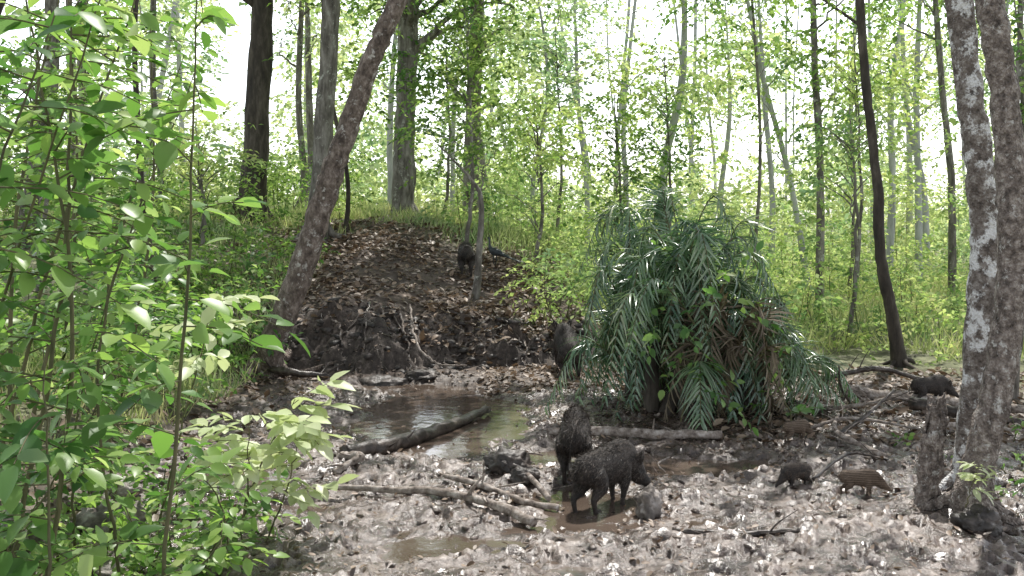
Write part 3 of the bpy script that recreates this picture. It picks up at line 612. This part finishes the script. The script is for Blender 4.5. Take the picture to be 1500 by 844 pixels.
def boar(name,x,y,heading,scale,head=.0,turn=0.,mat=BOAR,bm=BRIS,pitch=0,step=0.,z=None,nb=7000,slim=1.0):
    e=empty(name)
    hz_=.50-.16*head;sx=.80-.05*head;sz=.44-.36*head
    ty=.18*turn
    body=loft([(-.50,0,.50,.05,.07),(-.46,0,.50,.11,.135),(-.36,0,.505,.15,.175),(-.2,0,.50,.165,.19),(0,0,.495,.175,.21),(.15,0,.505,.175,.24),(.28,0,.515,.15,.235),(.40,ty*.2,(.51+hz_)/2+.02,.12,.185),
        (.50,ty*.5,hz_+.01,.10,.14),(.60,ty*.8,hz_*.6+sz*.4,.072,.098),(.70,ty,hz_*.3+sz*.7,.047,.058),(sx,ty*1.2,sz,.034,.038),(sx+.02,ty*1.22,sz-.02,.034,.037)])
    parts=[body]
    s=step
    for sg in (-1,1):
        k=sg*s
        parts.append(tube([(.2,sg*.075,.46),(.22+.02*k,sg*.1,.32),(.22+.06*k,sg*.108,.19),(.21+.10*k,sg*.105,.08),(.22+.11*k,sg*.105,.03),(.245+.11*k,sg*.105,.0)],[.11,.075,.038,.026,.031,.027],12,n=26,cap=True))
        parts.append(tube([(-.33,sg*.07,.49),(-.26-.03*k,sg*.105,.34),(-.35-.06*k,sg*.108,.235),(-.41-.09*k,sg*.105,.19),(-.39-.10*k,sg*.102,.08),(-.37-.10*k,sg*.102,.03),(-.345-.10*k,sg*.102,0)],[.13,.1,.054,.037,.026,.03,.026],12,n=30,cap=True))
        hb=np.array([.49,sg*.07+ty*.5,hz_+.10])
        parts.append(tube([hb,hb+[-.01,sg*.04,.075],hb+[-.04,sg*.075,.16]],[.04,.046,.01],10,n=10,cap=True))
    parts.append(tube([(-.49,0,.56),(-.54,.02,.48),(-.545,.03,.36),(-.54,.03,.28)],[.02,.014,.011,.012],8,n=12,cap=True))
    o=mk('body',parts,mat)
    co=np.empty(len(o.data.vertices)*3,np.float32);o.data.vertices.foreach_get('co',co);co[1::3]*=slim;o.data.vertices.foreach_set('co',co)
    r=o.modifiers.new('r','REMESH');r.mode='VOXEL';r.voxel_size=.0135;r.use_smooth_shade=True
    sm=o.modifiers.new('s','SMOOTH');sm.iterations=4;sm.factor=.5
    dg=bpy.context.evaluated_depsgraph_get();me=bpy.data.meshes.new_from_object(o.evaluated_get(dg))
    o.modifiers.clear();o.data=me
    if not me.materials: me.materials.append(mat)
    for p in me.polygons:p.use_smooth=True
    n=len(me.vertices);co=np.empty(n*3,np.float32);me.vertices.foreach_get('co',co);co=co.reshape(-1,3).astype(float)
    no=np.empty(n*3,np.float32);me.vertices.foreach_get('normal',no);no=no.reshape(-1,3).astype(float)
    w=np.where(co[:,2]>.25,1,.2)*np.where(co[:,0]>.60,.2,1);w/=w.sum()
    id_=rng.choice(n,nb,p=w);P=co[id_]+rng.normal(size=(nb,3))*.004;Nn=no[id_]
    D=np.array([-1.,0,-.35])+rng.normal(size=(nb,3))*.25+Nn*.35
    mane=(P[:,2]>.64)
    D[mane]+=np.array([0,0,.5])
    D=nrm(D);l=.03+.03*rng.random(nb);l[mane]+=.025
    b=mk('bristles',[leafq(P-Nn*.003,D,Nn+rng.normal(size=(nb,3))*.3,l,.002)],bm)
    ey=[]
    for sg in (-1,1):
        c=np.array([.585,sg*.066*slim+ty*.75,hz_*.65+sz*.35+.06]);ey.append(loft([(c[0]-.012,c[1],c[2],.004,.004),(c[0],c[1],c[2],.012,.012),(c[0]+.012,c[1],c[2],.004,.004)],8))
    ye=mk('eyes',ey,EYE,smooth=True)
    for q in (o,b,ye): q.parent=e
    zz=max(H(x,y),-.06)-.01 if z is None else z
    e.location=(x,y,zz);e.scale=(scale,)*3
    e.rotation_euler=(0,-pitch,heading)
    return e
R=math.radians
boar('wild_boar',.93,10.1,R(48),.88,head=.9,turn=-.3,step=.5,nb=9000)
boar('wild_boar',.68,11.05,R(84),.95,head=.7,step=-.4,nb=9000)
boar('wild_boar',.95,18.1,R(98),1.15,head=.1,pitch=R(14),nb=4000)
boar('wild_boar',-1.08,24,R(95),1.05,head=.6,nb=3000)
boar('wild_boar',6.25,15.3,R(10),.6,head=.7,nb=3000)
boar('wild_boar_piglet',2.95,10.6,R(205),.36,head=.8,mat=BOAR,bm=PIGB,nb=3500,slim=.85,step=.5)
boar('wild_boar_piglet',3.5,10.3,R(-14),.39,head=.65,mat=PIG,bm=PIGB,nb=5000,slim=.85,step=.6)
boar('wild_boar_piglet',3.5,12.6,R(20),.36,head=.9,mat=PIG,bm=PIGB,nb=3500,slim=.85)
e=empty('peafowl')
mk('bird',[loft([(-1.3,0,.12,.05,.01),(-.8,0,.22,.09,.02),(-.35,0,.36,.07,.05),(-.15,0,.42,.11,.11),(.05,0,.46,.11,.13),(.18,0,.53,.06,.08),(.22,0,.66,.033,.04),(.23,0,.8,.03,.035),(.26,0,.87,.035,.035),(.33,0,.87,.008,.01)],12),
  tube([(0,.05,.38),(.02,.05,.2),(0,.05,0)],[.03,.012,.01],6,n=8),tube([(0,-.05,.38),(-.02,-.05,.2),(.05,-.05,0)],[.03,.012,.01],6,n=8),
  tube([(.25,0,.9),(.22,0,.98),(.2,0,1.03)],[.008,.006,.01],5,n=6)],BIRD,e,smooth=True)
e.location=(-.42,25.3,H(-.42,25.3));e.rotation_euler=(0,0,R(140));e.scale=(.8,)*3

# ------------------------------------------------------------ light, sky, camera
el=R(62);az=R(18)
w=bpy.data.worlds.new("World");scene.world=w;w.use_nodes=True
nt=w.node_tree;bg=nt.nodes['Background'];sk=nt.nodes.new('ShaderNodeTexSky');sk.sky_type='NISHITA';sk.sun_disc=False
sk.sun_elevation=el;sk.sun_rotation=az;sk.dust_density=2.0;sk.air_density=1.0;sk.ozone_density=1.0
hs=nt.nodes.new('ShaderNodeHueSaturation');hs.inputs['Saturation'].default_value=.3;hs.inputs['Value'].default_value=1.0
# low sky lifted so it reads white, zenith dimmed to lower ambient light
tc=nt.nodes.new('ShaderNodeTexCoord');sx=nt.nodes.new('ShaderNodeSeparateXYZ');nt.links.new(tc.outputs['Generated'],sx.inputs[0])
mr=nt.nodes.new('ShaderNodeMapRange');mr.inputs[1].default_value=.22;mr.inputs[2].default_value=.6;mr.inputs[3].default_value=3.0;mr.inputs[4].default_value=.8
nt.links.new(sx.outputs[2],mr.inputs[0]);nt.links.new(mr.outputs[0],hs.inputs['Value'])
nt.links.new(sk.outputs[0],hs.inputs['Color']);nt.links.new(hs.outputs[0],bg.inputs[0]);bg.inputs[1].default_value=.15
sun=bpy.data.lights.new('sun','SUN');sun.energy=5;sun.angle=R(.5);sun.color=(1,.965,.91)
so=bpy.data.objects.new('sun',sun);COL.objects.link(so)
dv=Vector((math.sin(az)*math.cos(el),math.cos(az)*math.cos(el),math.sin(el)));so.rotation_euler=dv.to_track_quat('Z','Y').to_euler();so.location=(0,0,30)
cam=bpy.data.cameras.new('camera');co=bpy.data.objects.new('camera',cam);COL.objects.link(co)
cam.sensor_width=36;cam.lens=36;cam.shift_y=-.068;cam.clip_end=3000;cam.clip_start=.1
co.location=(0,0,2.8);co.rotation_euler=(R(90),0,0);scene.camera=co
scene.view_settings.view_transform='Standard';scene.view_settings.look='None';scene.view_settings.exposure=0
print('verts',sum(len(o.data.vertices) for o in bpy.data.objects if o.type=='MESH'))
